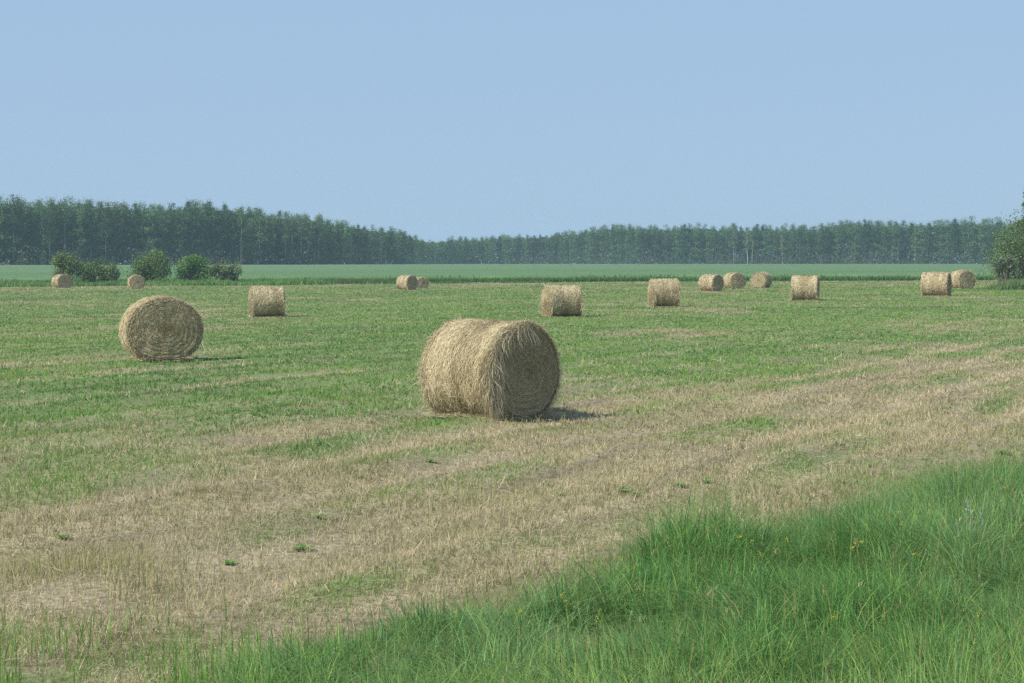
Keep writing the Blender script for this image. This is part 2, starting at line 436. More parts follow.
# ------------------------------------------------------------------ crop field beyond
def crop_h(x, y):
    return .85 + .10 * (fbm(x / 4, y / 4, 151, 3) - .5)
CROP0 = 246
def crop_edge(a): return CROP0 + 5 * (vnoise(a * 40, 0 * a, 155) - .5)
def build_crop():
    ang = np.linspace(-.42, .42, 700)
    prof = np.concatenate([[0, .02, .6], np.geomspace(1.5, 680, 150)])
    Pm, A = np.meshgrid(prof, ang, indexing='ij')
    R = crop_edge(A) + Pm
    X = (R * np.sin(A)).ravel(); Y = (R * np.cos(A)).ravel()
    H = crop_h(X, Y)
    H = H * np.where(Pm.ravel() < .001, -.1, np.where(Pm.ravel() < .05, .6, 1))
    Z = terrain(X, Y) + H
    na = len(ang); nr = len(prof)
    i = np.arange(nr - 1)[:, None]; j = np.arange(na - 1)[None, :]
    q = np.stack([i * na + j, (i + 1) * na + j, (i + 1) * na + j + 1, i * na + j + 1], -1).reshape(-1, 4)
    k = fbm(X / 60, Y / 25, 161, 3)[:, None]
    k = sstep(.3, .7, k)
    d = np.hypot(X, Y)[:, None]
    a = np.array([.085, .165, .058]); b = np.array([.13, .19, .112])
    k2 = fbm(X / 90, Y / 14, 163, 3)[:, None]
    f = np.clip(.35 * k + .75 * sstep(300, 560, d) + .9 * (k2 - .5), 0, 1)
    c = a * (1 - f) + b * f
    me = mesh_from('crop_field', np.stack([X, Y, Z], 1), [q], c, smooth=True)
    # tufts along the canopy
    n = 120000
    s = rng.random(n); dd = np.exp(rng.uniform(math.log(CROP0), math.log(700), n)); aa = rng.uniform(-.4, .4, n)
    dd = np.maximum(dd, crop_edge(aa) - .2)
    x = dd * np.sin(aa); y = dd * np.cos(aa)
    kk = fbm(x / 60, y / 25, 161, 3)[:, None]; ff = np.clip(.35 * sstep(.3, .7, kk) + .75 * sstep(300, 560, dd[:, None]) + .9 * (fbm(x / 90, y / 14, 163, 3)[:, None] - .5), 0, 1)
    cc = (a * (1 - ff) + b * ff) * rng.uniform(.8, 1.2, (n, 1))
    V, q2, t2, nv = blades(x, y, terrain(x, y) + crop_h(x, y) - .22, rng.uniform(.2, .36, n), dd / 2000 * 1.3, rng.uniform(.1, .7, n), S=2)
    ne = 30000
    ae = rng.uniform(-.4, .4, ne); de = crop_edge(ae) - rng.uniform(-.2, 1.0, ne); xe = de * np.sin(ae); ye = de * np.cos(ae)
    V3, q3, t3, nv3 = blades(xe, ye, terrain(xe, ye), rng.uniform(.3, .85, ne), np.full(ne, .09), rng.uniform(.1, .5, ne), S=3)
    c3 = np.array([.11, .225, .07]) * rng.uniform(.7, 1.3, (ne, 1))
    VV = np.vstack([V, V3])
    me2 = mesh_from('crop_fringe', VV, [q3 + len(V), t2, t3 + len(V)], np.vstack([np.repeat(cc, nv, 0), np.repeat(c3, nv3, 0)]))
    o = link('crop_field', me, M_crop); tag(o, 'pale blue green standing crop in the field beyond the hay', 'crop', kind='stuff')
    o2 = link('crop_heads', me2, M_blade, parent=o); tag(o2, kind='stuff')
    # weeds strip on the left between the mown field and the crop
    n = 26000
    aa = rng.uniform(-.36, -.086, n); dd = 226 + 20 * rng.random(n) + 3 * (vnoise(aa * 60, aa * 0, 171) - .5)
    x = dd * np.sin(aa); y = dd * np.cos(aa)
    hh = (.15 + 1.1 * fbm(x / 3, y / 5, 173, 3)) * rng.uniform(.5, 1.05, n) * sstep(-.086, -.1, aa)
    V, q, t, nv = blades(x, y, terrain(x, y), hh + .05, np.full(n, .13), rng.uniform(.1, .6, n), S=3)
    m = fbm(x / 5, y / 9, 175, 3)[:, None]
    c = np.array([.10, .25, .06]) * (1 - m) + np.array([.20, .30, .10]) * m
    c = c * rng.uniform(.7, 1.3, (n, 1))
    me = mesh_from('tall_weeds', V, [q, t], np.repeat(c, nv, 0))
    tag(link('tall_weeds', me, M_blade), 'dark green tall weeds in a strip under the field bushes', 'weeds', kind='stuff')
    # small rough weed mounds along the mown edge, mid field
    n = 7500
    cx = rng.choice([-.0855, -.078, -.070, -.062, -.05, -.03, .0, .012], n, p=[.25, .2, .15, .12, .1, .08, .05, .05]) + rng.normal(0, .0035, n)
    dd = 238 + rng.normal(0, 2.5, n)
    x = dd * np.sin(cx); y = dd * np.cos(cx)
    hh = rng.uniform(.2, .75, n) * (.55 + .45 * sstep(-.04, -.085, cx))
    V, q, t, nv = blades(x, y, terrain(x, y), hh, np.full(n, .12), rng.uniform(.1, .7, n), S=3)
    c = np.array([.10, .17, .06]) * rng.uniform(.6, 1.4, (n, 1))
    me = mesh_from('edge_weeds', V, [q, t], np.repeat(c, nv, 0))
    tag(link('edge_weeds', me, M_blade), 'low rough weeds along the far edge of the mown field', 'weeds', kind='stuff')
    # pale tall grass by the right hand bushes
    n = 9000
    aa = rng.normal(.255, .012, n); dd = 158 + 10 * rng.random(n)
    x = dd * np.sin(aa); y = dd * np.cos(aa)
    hh = rng.uniform(.3, .95, n) * np.exp(-np.clip((.245 - aa) / .01, 0, 9) ** 2)
    V, q, t, nv = blades(x, y, terrain(x, y), hh + .05, np.full(n, .07), rng.uniform(.1, .7, n), S=3)
    c = np.where((rng.random(n) < .5)[:, None], np.array([.24, .30, .15]), np.array([.13, .24, .08])) * rng.uniform(.7, 1.2, (n, 1))
    me = mesh_from('pale_grass', V, [q, t], np.repeat(c, nv, 0))
    tag(link('pale_grass', me, M_blade), 'pale tall grass at the foot of the big bush', 'grass', kind='stuff')

# ------------------------------------------------------------------ trees
def tube(pts, rads, ns=6):
    pts = np.asarray(pts, float); rads = np.asarray(rads, float); n = len(pts)
    tan = np.gradient(pts, axis=0); tan = unit(tan)
    ref = np.where(np.abs(tan[:, 2:3]) > .9, np.array([[1, 0, 0.]]), np.array([[0, 0, 1.]]))
    a = unit(np.cross(tan, ref)); b = np.cross(tan, a)
    th = np.linspace(0, 2 * PI, ns, endpoint=False)
    V = pts[:, None] + rads[:, None, None] * (np.cos(th)[None, :, None] * a[:, None] + np.sin(th)[None, :, None] * b[:, None])
    i = np.arange(n - 1)[:, None]; j = np.arange(ns)[None]
    q = np.stack([i * ns + j, i * ns + (j + 1) % ns, (i + 1) * ns + (j + 1) % ns, (i + 1) * ns + j], -1).reshape(-1, 4)
    return V.reshape(-1, 3), q

def leaf_quads(C, size, col):
    """random quads centred on C; size (n,), col (n,3)"""
    n = len(C)
    nrm = unit(rng.normal(0, 1, (n, 3)) + np.array([0, 0, .5]))
    a = unit(np.cross(nrm, rng.normal(0, 1, (n, 3)))); b = np.cross(nrm, a)
    s = size[:, None]
    k = rng.uniform(.6, 1.1, (4, n, 1))
    V = np.stack([C + a * s * .5 * k[0], C + b * s * .42 * k[1], C - a * s * .5 * k[2], C - b * s * .42 * k[3]], 1).reshape(-1, 3)
    q = np.arange(4 * n).reshape(n, 4)
    return V, q, np.repeat(col, 4, 0)

def merge(parts):
    Vs, Qs, Cs = [], [], []; off = 0
    for V, q, c in parts:
        Vs.append(V); Qs.append(q + off); off += len(V)
        Cs.append(np.broadcast_to(c, (len(V), 3)) if np.ndim(c) == 1 else c)
    return np.vstack(Vs), np.vstack(Qs), np.vstack(Cs)

def aspen_data(h, kind, leafs=1700, lsize=.40):
    """returns trunk and crown mesh data for one tree. kind: 0 leafy to low, 1 bare lower stem, 2 sparse/dead, 3 spruce"""
    base = {0: .06, 1: .38, 2: .5, 3: .05}[kind]
    wob = np.cumsum(rng.normal(0, .07, (7, 2)), 0); wob[0] = 0
    zs = np.linspace(0, h * .96, 7)
    spine = np.column_stack([wob, zs])
    barkc = np.array([.40, .40, .35]) if kind != 3 else np.array([.12, .10, .08])
    if kind == 0: barkc = np.array([.12, .12, .095])
    if kind == 2: barkc = np.array([.24, .23, .21])
    tr = [(*tube(spine, np.linspace(.13, .03, 7) * (.7 if kind == 2 else 1), 6), barkc * rng.uniform(.8, 1.1))]
    prof = lambda t: np.clip(1.15 - t, .12, 1) ** .7 * np.clip(.55 + t * 1.5, 0, 1)
    if kind == 3: prof = lambda t: (1 - t) * .95 + .05
    RW = {0: 2.3, 1: 2.1, 2: 1.2, 3: 1.7}[kind] * (h / 15) * rng.uniform(.85, 1.15)
    nb = {0: 26, 1: 20, 2: 12, 3: 30}[kind]
    tb = np.sort(rng.uniform(0, 1, nb) ** (.7 if kind != 3 else 1.2))
    th = rng.uniform(0, 2 * PI, nb)
    zc = h * (base + (1 - base) * tb * .97)
    rr = RW * prof(tb) * rng.uniform(.25, 1.0, nb)
    sx = np.interp(zc, zs, spine[:, 0]); sy = np.interp(zc, zs, spine[:, 1])
    C = np.column_stack([sx + rr * np.cos(th), sy + rr * np.sin(th), zc])
    for b in range(nb):
        if rng.random() < .7 or kind == 2:
            p0 = np.array([sx[b], sy[b], max(zc[b] - .8 * (1 if kind != 3 else -.1), .3)])
            mid = (p0 + C[b]) / 2 + [0, 0, .1]
            tr.append((*tube([p0, mid, C[b]], [.045, .03, .012], 3), barkc * .85))
    nl = {0: leafs, 1: int(leafs * .85), 2: int(leafs * .12), 3: leafs}[kind]
    pick = rng.integers(0, nb, nl)
    rad = rng.uniform(.6, 1.5, nb) * (h / 15)
    off = unit(rng.normal(0, 1, (nl, 3))) * (rng.random((nl, 1)) ** .45) * rad[pick][:, None]
    off[:, 2] *= .8 if kind != 3 else .35
    P = C[pick] + off
    k = int(nl * .08)          # a wispy leader at the top
    P[:k] = np.array([sx[-1], sy[-1], h * .95]) + rng.normal(0, 1, (k, 3)) * np.array([.35, .35, .5]) * h / 15
    P[:, 2] = np.clip(P[:, 2], .3, None)
    g0 = {0: [.08, .15, .05], 1: [.105, .17, .06], 2: [.10, .13, .07], 3: [.03, .07, .035]}[kind]
    cc = np.array(g0) * rng.uniform(.8, 1.2) * rng.uniform(.75, 1.3, (nb, 1))[pick] * rng.uniform(.75, 1.25, (nl, 1))
    sz = rng.uniform(.6, 1.3, nl) * lsize * np.where(P[:, 2] > h * .88, .6, 1)
    cr = leaf_quads(P, sz, cc)
    return merge(tr), cr

def wood_front(a):
    """distance of the edge of the wood along direction a (px/2000)"""
    px = a * F + 512
    return np.interp(px, [-400, 0, 240, 330, 400, 436, 470, 560, 640, 1000, 1400], [480, 500, 520, 560, 640, 760, 800, 800, 740, 700, 680])

def wood_top(a):
    """tree height so that the tops follow the skyline of the place"""
    px = a * F + 512
    bump = np.where(px > 437, .91 + .17 * vnoise(px / 34., 0 * px + .5, 611), .95 + .09 * vnoise(px / 40., 0 * px + .5, 613))
    return bump * np.interp(px, [-400, 0, 80, 150, 215, 240, 300, 350, 400, 425, 440, 470, 520, 590, 640, 760, 860, 1000, 1400],
                     [18.0, 18.1, 17.7, 16.5, 17.0, 16.4, 15.2, 13.5, 11.8, 10.6, 10.4, 12.4, 12.8, 14.8, 15.0, 14.8, 15.8, 16.0, 16])

def build_wood():
    protos = []
    kinds = [0, 0, 0, 0, 1, 1, 1, 1, 0, 1, 2, 2, 3, 3]; tones = [.75, 1.0, 1.25, .85, 1.2, .8, 1.0, 1.35, 1.1, .9, 1, 1, 1, 1]
    for k, tone in zip(kinds, tones):
        t, c = aspen_data(15.0, k); c = (c[0], c[1], c[2] * tone)
        mt = mesh_from('trunk', t[0], [t[1]], t[2]); mc = mesh_from('crown', c[0], [c[1]], c[2])
        protos.append((k, mt, mc, t, c))
    txt = {0: ('aspen_tree', 'leafy dark green aspen with branches low down along the far {} wood edge'),
           1: ('aspen_tree', 'tall aspen showing its pale bare stem along the far {} wood edge'),
           2: ('bare_tree', 'thin grey nearly leafless tree standing in the far {} wood edge'),
           3: ('spruce_tree', 'narrow dark pointed spruce among the aspens of the far {} wood')}
    spots = []
    # front rows: trees one can tell apart
    px = -30.0
    while px < 1050:
        a = (px - 512) / F
        d = float(wood_front(np.array(a)))
        spots.append((a, d + rng.uniform(0, 4)))
        px += rng.uniform(.6, 1.4) * (9.6 if px < 440 else 6.3) * .8
    px = -26.0
    while px < 1050:
        a = (px - 512) / F
        d = float(wood_front(np.array(a)))
        spots.append((a, d + rng.uniform(5, 11)))
        px += rng.uniform(.6, 1.4) * (9.6 if px < 440 else 6.3)
    spots = spots[:298] if len(spots) > 298 else spots
    print('individual trees', len(spots))
    cnt = {}
    made = {}
    for (a, d) in spots:
        px_ = a * F + 512
        r = rng.random()
        bare_zone = (235 < px_ < 325 and r > .2) or (730 < px_ < 790 and r > .4) or r > .92
        if r < .045: pool = [10, 11]
        elif r < .07: pool = [12, 13]
        elif bare_zone: pool = [4, 5, 6, 7, 9, 8]
        else: pool = [0, 1, 2, 3, 8, 8, 0]
        pi = int(rng.choice(pool)); k, mt, mc, _, _ = protos[pi]
        h = float(wood_top(np.array(a))) * rng.uniform(.84, 1.04) * (.92 + .13 * float(vnoise(np.array(px_ / 30.), np.array(.5), 601)))
        x = d * math.sin(a); y = d * math.cos(a)
        side = 'left' if px_ < 437 else 'right'
        nm, lb = txt[k]
        e = empty(nm, (x, y, float(terrain(x, y)) - .05), rng.uniform(0, 2 * PI))
        s = h / 15.0 * (.8 if k == 2 else 1); e.scale = (s * rng.uniform(.85, 1.15), s * rng.uniform(.85, 1.15), s)
        plural = {0: 'leafy aspens', 1: 'pale stemmed aspens', 2: 'bare trees', 3: 'spruces'}[k]
        tag(e, lb.format(side), {0: 'tree', 1: 'tree', 2: 'dead tree', 3: 'spruce'}[k], f'{plural} in the far {side} wood')
        link('trunk', mt, M_bark, e); link('crown', mc, M_leaf, e)
    # the depth of the wood behind, one mass
    parts = []; trunks = []
    n = 900
    for i in range(n):
        a = rng.uniform(-.37, .37) if i > 160 else rng.choice([-1, 1]) * rng.uniform(.268, .40)
        d0 = float(wood_front(np.array(a)))
        d = d0 + rng.uniform(10, 48) if abs(a) < .268 else d0 + rng.uniform(0, 40)
        pi = int(rng.choice([0, 1, 2, 3, 4, 5, 6, 7, 8, 9], 1)[0]); k, mt, mc, t, c = protos[pi]
        h = float(wood_top(np.array(a))) * rng.uniform(.80, 1.04) * (1 + (d - d0) / d * .5)
        s = h / 15; th = rng.uniform(0, 2 * PI)
        x = d * math.sin(a); y = d * math.cos(a); z = float(terrain(x, y))
        Rm = np.array([[math.cos(th), -math.sin(th), 0], [math.sin(th), math.cos(th), 0], [0, 0, 1]])
        m = int(len(c[1]) * .55); o4 = rng.permutation(len(c[1]))[:m]
        V = ((c[0].reshape(-1, 4, 3)[o4].reshape(-1, 3)) @ Rm.T) * s + [x, y, z]
        parts.append((V, np.arange(4 * m).reshape(m, 4), c[2].reshape(-1, 4, 3)[o4].reshape(-1, 3) * rng.uniform(.8, 1.25)))
        if d < d0 + 40 and rng.random() < .12: trunks.append(((t[0] @ Rm.T) * s + [x, y, z], t[1], t[2]))
    # low shrubs along the edge
    for i in range(950):
        a = rng.uniform(-.37, .37); d = float(wood_front(np.array(a))) + rng.uniform(-3, 6)
        x = d * math.sin(a); y = d * math.cos(a); z = float(terrain(x, y))
        r = rng.uniform(.8, 1.6) * (1 + .9 * (rng.random() < .3)); nl = int(40 * r)
        P = np.array([x, y, z + r * 1.0]) + unit(rng.normal(0, 1, (nl, 3))) * rng.random((nl, 1)) ** .4 * np.array([r, r, r * 1.3])
        cc = np.array([.06, .11, .045]) if rng.random() < .8 else np.array([.17, .15, .11])
        parts.append(leaf_quads(P, rng.uniform(.3, .6, nl), cc * rng.uniform(.7, 1.3, (nl, 1))))
    N = 230000
    a = rng.uniform(-.40, .40, N); d0 = wood_front(a); dep = 5 + 45 * rng.random(N) ** 1.3
    d = d0 + dep; x = d * np.sin(a); y = d * np.cos(a)
    hh = wood_top(a) * (.84 + .22 * (fbm(x / 5, y / 5, 401, 3) - .5)) * d / d0
    zz = hh * rng.random(N) ** .8
    keepq = fbm(x / 2.5, zz / 3.5 + y / 9, 403, 3) > .30
    P = np.column_stack([x, y, zz + terrain(x, y)])[keepq]
    cc = np.array([.065, .12, .045]) * (.7 + .6 * fbm(x / 4, y / 4 + zz / 5, 405, 2))[keepq][:, None] * rng.uniform(.75, 1.25, (len(P), 1))
    parts.append(leaf_quads(P, rng.uniform(.5, 1.1, len(P)), cc))
    V, q, c = merge(parts)
    o = link('woodland', mesh_from('woodland', V, [q], c), M_leaf)
    tag(o, 'dense dark mass of woodland behind the front trees', 'woods', kind='stuff')
    V, q, c = merge(trunks)
    tag(link('woodland_trunks', mesh_from('woodland_trunks', V, [q], c), M_bark, parent=o), kind='stuff')

def bush_data(w, h, nl, ls, col, sparse=0.0, col2=None):
    lobes = int(10 + 9 * w * h / 8 + 8 * sparse)
    cx = rng.uniform(-.42, .42, lobes) * w; cy = rng.uniform(-.3, .3, lobes) * w
    top = np.sqrt(np.clip(1 - (cx / (w * .52)) ** 2, .05, 1))
    cz = h * (.14 + .68 * top * rng.random(lobes) ** (.7 - .4 * sparse))
    rad = rng.uniform(.16, .30, lobes) * min(w, h) * (1 - .35 * sparse) + .1
    pick = rng.integers(0, lobes, nl)
    off = unit(rng.normal(0, 1, (nl, 3))) * rng.random((nl, 1)) ** .38 * rad[pick][:, None]
    P = np.column_stack([cx, cy, cz])[pick] + off
    # stray twigs standing out
    k = int(nl * .10)
    dirs = unit(rng.normal(0, 1, (k, 3)) + [0, 0, .9])
    P[:k] = np.column_stack([cx, cy, cz])[pick[:k]] + dirs * (rad[pick[:k]][:, None] + rng.uniform(-.1, .3, (k, 1)))
    P[:, 2] = np.clip(P[:, 2], .08, h * 1.04)
    cc = np.array(col) * rng.uniform(.72, 1.35, (lobes, 1))[pick] * rng.uniform(.7, 1.3, (nl, 1))
    if col2 is not None:
        cc = np.where((rng.random(nl) < .35)[:, None], np.array(col2) * rng.uniform(.7, 1.3, (nl, 1)), cc)
    cr = leaf_quads(P, rng.uniform(.6, 1.35, nl) * ls, cc)
    st = []
    for i in range(lobes):
        b = np.array([cx[i] * .35 + rng.normal(0, .1), cy[i] * .3, 0]); e = np.array([cx[i], cy[i], cz[i] + rad[i] * .6])
        m = (b * .45 + e * .55) + rng.normal(0, .08, 3)
        st.append((*tube([b, m, e], [.05, .035, .012], 4), np.array([.16, .13, .10])))
    return merge(st), cr

def gpos(px, yb, zextra=0):
    """ground point seen at picture column px and row yb (used only to read distances off the photograph)"""
    t = (px - 512) / F
    d = 100.
    for _ in range(30):
        d = (CAM_H - float(terrain(d * t, d))) * F / (yb - HZ)
        d = .5 * d + .5 * min(max(d, 5), 400)
    return np.array([d * t, d, float(terrain(d * t, d))])

def build_bushes():
    global rng
    specs = [  # px, d, top px, width px, leaves, colour, sparse, label, name, second colour
        (66, 233, 250, 27, 2600, (.105, .15, .05), 0, 'upright olive green bush standing behind the hay bale farthest to the left', None),
        (98, 234, 260, 50, 3200, (.10, .15, .055), .1, 'low wide green bush just right of the upright olive bush', None),
        (152, 235, 248, 44, 4200, (.095, .15, .05), 0, 'tall round green bush rising behind the small round bale', None),
        (195, 235, 256, 36, 3400, (.075, .15, .04), 0, 'compact bright dark green rounded bush, fourth bush in the row', None),
        (219, 234, 261, 19, 900, (.12, .16, .07), .7, 'sparse thin brownish bush with see-through twigs beside the compact bush', None),
        (234, 236, 262, 19, 900, (.13, .18, .08), .7, 'thin scraggly pale green bush at the right end of the bush row', None),
    ]
    for (px, d, top, wpx, nl, col, sp, lab, c2) in specs:
        t = (px - 512) / F; x = d * t; z = float(terrain(x, d))
        h = CAM_H + (HZ - top) * d / F - z; w = wpx * d / F
        st, cr = bush_data(w * .9, h, int(nl * 2.3), .19, np.array(col) * 1.4, sp, c2)
        e = tag(empty('bush', (x, d, z)), lab, 'bush', 'bushes in a row along the far edge of the hayfield')
        link('stems', mesh_from('stems', *[st[0], [st[1]], st[2]]), M_bark, e)
        link('foliage', mesh_from('foliage', cr[0], [cr[1]], cr[2]), M_leaf, e)
    # right edge group
    for (px, d, top, wpx, nl, col, sp, lab, c2) in [
        (1032, 172, 213, 74, 9000, (.10, .16, .06), 0, 'big leafy green bush cut off by the right edge of the picture', None),
        (1005, 168, 250, 26, 1300, (.155, .205, .12), .6, 'low silvery grey willow bush in front of the big green bush', (.14, .19, .10)),
        (1070, 180, 205, 60, 5000, (.075, .12, .05), 0, None, None)]:
        if lab is None: continue
        t = (px - 512) / F; x = d * t; z = float(terrain(x, d))
        h = CAM_H + (HZ - top) * d / F - z; w = wpx * d / F
        st, cr = bush_data(w, h, int(nl * 1.8), .15, np.array(col) * 1.15, sp, c2)
        e = tag(empty('bush', (x, d, z)), lab, 'bush')
        link('stems', mesh_from('stems', st[0], [st[1]], st[2]), M_bark, e)
        link('foliage', mesh_from('foliage', cr[0], [cr[1]], cr[2]), M_leaf, e)
    t = (1034 - 512) / F; d = 178; x = d * t; z = float(terrain(x, d))
    keep = rng; rng = np.random.default_rng(5)
    tr, cr = aspen_data(9.4, 0, leafs=9500, lsize=.2)
    rng = keep
    V = cr[0].copy(); V[:, :2] *= 1.25
    e = tag(empty('poplar_tree', (x, d, z)), 'green tree whose top branches rise above the big bush at the right edge', 'tree')
    link('trunk', mesh_from('trunk', tr[0], [tr[1]], tr[2] * .4), M_bark, e)
    link('crown', mesh_from('crown', V, [cr[1]], cr[2]), M_leaf, e)
    # lone little dark bush against the right wood
    a = (797 - 512) / F; d = 640; x = d * a; z = float(terrain(x, d)) + .3
    st, cr = bush_data(4.2, 2.6, 420, .4, (.06, .10, .045))
    e = tag(empty('bush', (x, d, z)), 'small dark lone shrub in the crop just before the right wood', 'bush')
    link('stems', mesh_from('stems', st[0], [st[1]], st[2]), M_bark, e)
    link('foliage', mesh_from('foliage', cr[0], [cr[1]], cr[2]), M_leaf, e)

# ------------------------------------------------------------------ hay bales
HAY = np.array([.51, .425, .255]); HAYP = np.array([.65, .565, .37]); HAYD = np.array([.40, .325, .19]); HAYG = np.array([.40, .36, .225])

def make_bale(label, px, yb, hpx, yaw_deg, wide=1.04, length=1.55, detail=1.0, shag=1.0, seed=0, face_dark=.0, hero=False, group='round hay bales lying on the mown field'):
    global rng
    keep = rng; rng = np.random.default_rng(1000 + seed)
    P0 = gpos(px, yb); d = math.hypot(P0[0], P0[1])
    D = hpx * d / F
    b = D / 2; a = b * wide; hl = length * D / 1.5 / 2
    hgt = b * .95 if True else b
    cz = b * .96
    # shift so that the yb row is the nearest contact, not the centre
    yaw = math.radians(yaw_deg) - math.atan2(P0[0], P0[1])
    # how far the bale reaches towards the camera at ground level
    reach = abs(math.cos(math.radians(yaw_deg))) * hl + abs(math.sin(math.radians(yaw_deg))) * b * .22
    k = (d + reach) / d
    x, y = P0[0] * k, P0[1] * k; z = float(terrain(x, y))
    root = tag(empty('hay_bale', (x, y, z - .015), yaw), label, 'hay bale', group)
    ns = seed * 7.7
    def surf(th, yy, off=0.0):
        """point on the curved side; th angle in XZ, yy along axis"""
        r = 1 + (.055 if hero else .032) * (fbm(th * 1.3 + ns, yy * 1.6 + ns, 201 + seed, 3) - .5) * 2 + .018 * np.sin(yy * 3.1 / hl + ns)
        er = 1 - .10 * np.clip((np.abs(yy) / hl - .90) / .10, 0, 1) ** 2      # rounded rim
        X = (a * r * er + off) * np.cos(th); Z = (b * r * er + off) * np.sin(th)
        floor = -b * .90
        Z = np.where(Z < floor, floor + (Z - floor) * .25, Z) 
        X = X * (1 + .05 * np.clip((-Z / b - .2), 0, 1))
        return np.stack([X, yy + 0 * X, Z + cz], -1)
    def facepos(rf, th, s, off=0.0):
        """point on the end face; rf 0..1, s = -1 / +1 end"""
        p = surf(th, np.full_like(th, hl * .93) * s)
        X = p[..., 0] * rf; Z = (p[..., 2] - cz) * rf + cz
        bul = .045 * (1 - rf ** 2) + .005 * np.sin(rf * 46 + th) * rf + .022 * (fbm(X * 5 + ns, Z * 5, 211 + seed, 3) - .5) * 2
        bul = bul - .012 * np.exp(-(rf / .12) ** 2)
        return np.stack([X, s * (hl * (.985 - .05 * np.clip((rf - .9) / .1, 0, 1)) + bul + off), Z], -1)
    det = detail
    # curved side
    nt, nl = 90, 26
    th = np.linspace(0, 2 * PI, nt, endpoint=False); yy = np.linspace(-hl, hl, nl)
    TH, YY = np.meshgrid(th, yy, indexing='ij')
    V = surf(TH.ravel(), YY.ravel())
    i = np.arange(nt)[:, None]; j = np.arange(nl - 1)[None]
    q = np.stack([i * nl + j, ((i + 1) % nt) * nl + j, ((i + 1) % nt) * nl + j + 1, i * nl + j + 1], -1).reshape(-1, 4)
    band = fbm(YY.ravel() * 6 + ns, TH.ravel() * .8, 221 + seed, 3)[:, None]
    c = HAY * .9 * (1 - sstep(.35, .65, band)) + HAYD * sstep(.35, .65, band)
    wrap_parts = [(V, q, c * 1.0)]
    tris = []
    # strands wrapped round the side
    n = int(32000 * det)
    th0 = rng.uniform(0, 2 * PI, n); y0 = rng.uniform(-hl * 1.0, hl * 1.0, n)
    L = rng.uniform(.04, .22, n); ang = rng.normal(0, .5, n) + (rng.random(n) < .35) * rng.uniform(-1.5, 1.5, n)
    S = 4; t = np.linspace(0, 1, S)[None]
    thp = th0[:, None] + (L * np.cos(ang))[:, None] * (t - .5) / b
    yp = y0[:, None] + (L * np.sin(ang))[:, None] * (t - .5)
    yp = np.clip(yp, -hl * 1.015, hl * 1.015)
    lift = np.abs(rng.normal(.008, .008, n))[:, None] * (1 + 0 * t) + (rng.random(n) < .10 * shag)[:, None] * rng.uniform(0, .07, n)[:, None] * t ** 2
    Pp = surf(thp, yp, lift)
    ws = max(.0028, d / F * .20) * (1 if det > .6 else 1.0)
    w = ws * rng.uniform(.5, 1.3, n)[:, None] * np.array([.8, 1, .8, .1])[None]
    side = unit(np.stack([0 * th0 + rng.normal(0, .35, n), np.cos(ang), 0 * th0 + rng.normal(0, .35, n)], 1))
    Vs, qs, ts, nv = polyline_ribbons(Pp, w, side)
    rb = fbm(y0 * 6 + ns, th0 * .5, 221 + seed, 3)
    mixk = sstep(.38, .62, .75 * rb + .25 * rng.random(n))[:, None]
    cs = HAYP * 1.05 * (1 - mixk) + HAY * .9 * mixk
    cs = np.where((rng.random(n) < .08)[:, None], HAYD, cs); cs = np.where((rng.random(n) < .07)[:, None], HAYG * 1.2, cs)
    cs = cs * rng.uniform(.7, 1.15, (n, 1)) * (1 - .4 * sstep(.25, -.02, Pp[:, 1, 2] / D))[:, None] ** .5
    strandV = [Vs]; strandQ = [qs]; strandT = [ts]; strandC = [np.repeat(cs, nv, 0)]
    me = mesh_from('wrapped_side', V, [q], wrap_parts[0][2], smooth=True)
    link('wrapped_side', me, M_hay, root)
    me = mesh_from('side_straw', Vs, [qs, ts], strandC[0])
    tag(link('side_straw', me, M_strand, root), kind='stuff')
    # end faces
    for s in (-1, 1):
        nr = 26
        rf = np.linspace(0, 1, nr)
        RF, TF = np.meshgrid(rf, th, indexing='ij')
        Vf = facepos(RF.ravel(), TF.ravel(), s)
        i = np.arange(nr - 1)[:, None]; j = np.arange(nt)[None]
        q = np.stack([i * nt + j, (i + 1) * nt + j, (i + 1) * nt + (j + 1) % nt, i * nt + (j + 1) % nt], -1).reshape(-1, 4)
        if s < 0: q = q[:, ::-1]
        sp = .5 + .5 * np.sin(RF.ravel() * 48 + TF.ravel() + 2 * fbm(TF.ravel() * 2, RF.ravel() * 6, 231 + seed, 2))
        cf = HAYD + (HAY * .9 - HAYD) * sp[:, None] * .8
        cf = cf * (1 - .15 * np.exp(-(RF.ravel() / .16) ** 2))[:, None]
        face = link('end_face', mesh_from('end_face', Vf, [q], cf, smooth=True), M_hay, root)
        n = int(22000 * det)
        r0 = np.sqrt(rng.uniform(.0, 1.0, n)); th0 = rng.uniform(0, 2 * PI, n)
        # strands follow the rolled layers, gathered in rings
        r0 = np.clip(r0 + .010 * np.sin(r0 * 48), 0, .995)
        L = rng.uniform(.03, .13, n) * (.35 + .65 * r0)
        ang = rng.normal(0, .22, n) + (rng.random(n) < .12) * rng.uniform(-1.4, 1.4, n)
        rr = r0[:, None] + (L * np.sin(ang))[:, None] * (t - .5) / b
        tt = th0[:, None] + (L * np.cos(ang))[:, None] * (t - .5) / (b * np.maximum(r0, .15))[:, None]
        lift = np.abs(rng.normal(.004, .005, n))[:, None] + (rng.random(n) < .10 * shag)[:, None] * rng.uniform(0, .05, n)[:, None] * t ** 2
        Pf = facepos(np.clip(rr, 0, 1), tt, s, lift)
        w = ws * rng.uniform(.45, 1.15, n)[:, None] * np.array([.8, 1, .8, .1])[None]
        side = unit(np.stack([np.cos(th0), rng.normal(0, .4, n), np.sin(th0)], 1))
        Vs, qs, ts, nv = polyline_ribbons(Pf, w, side)
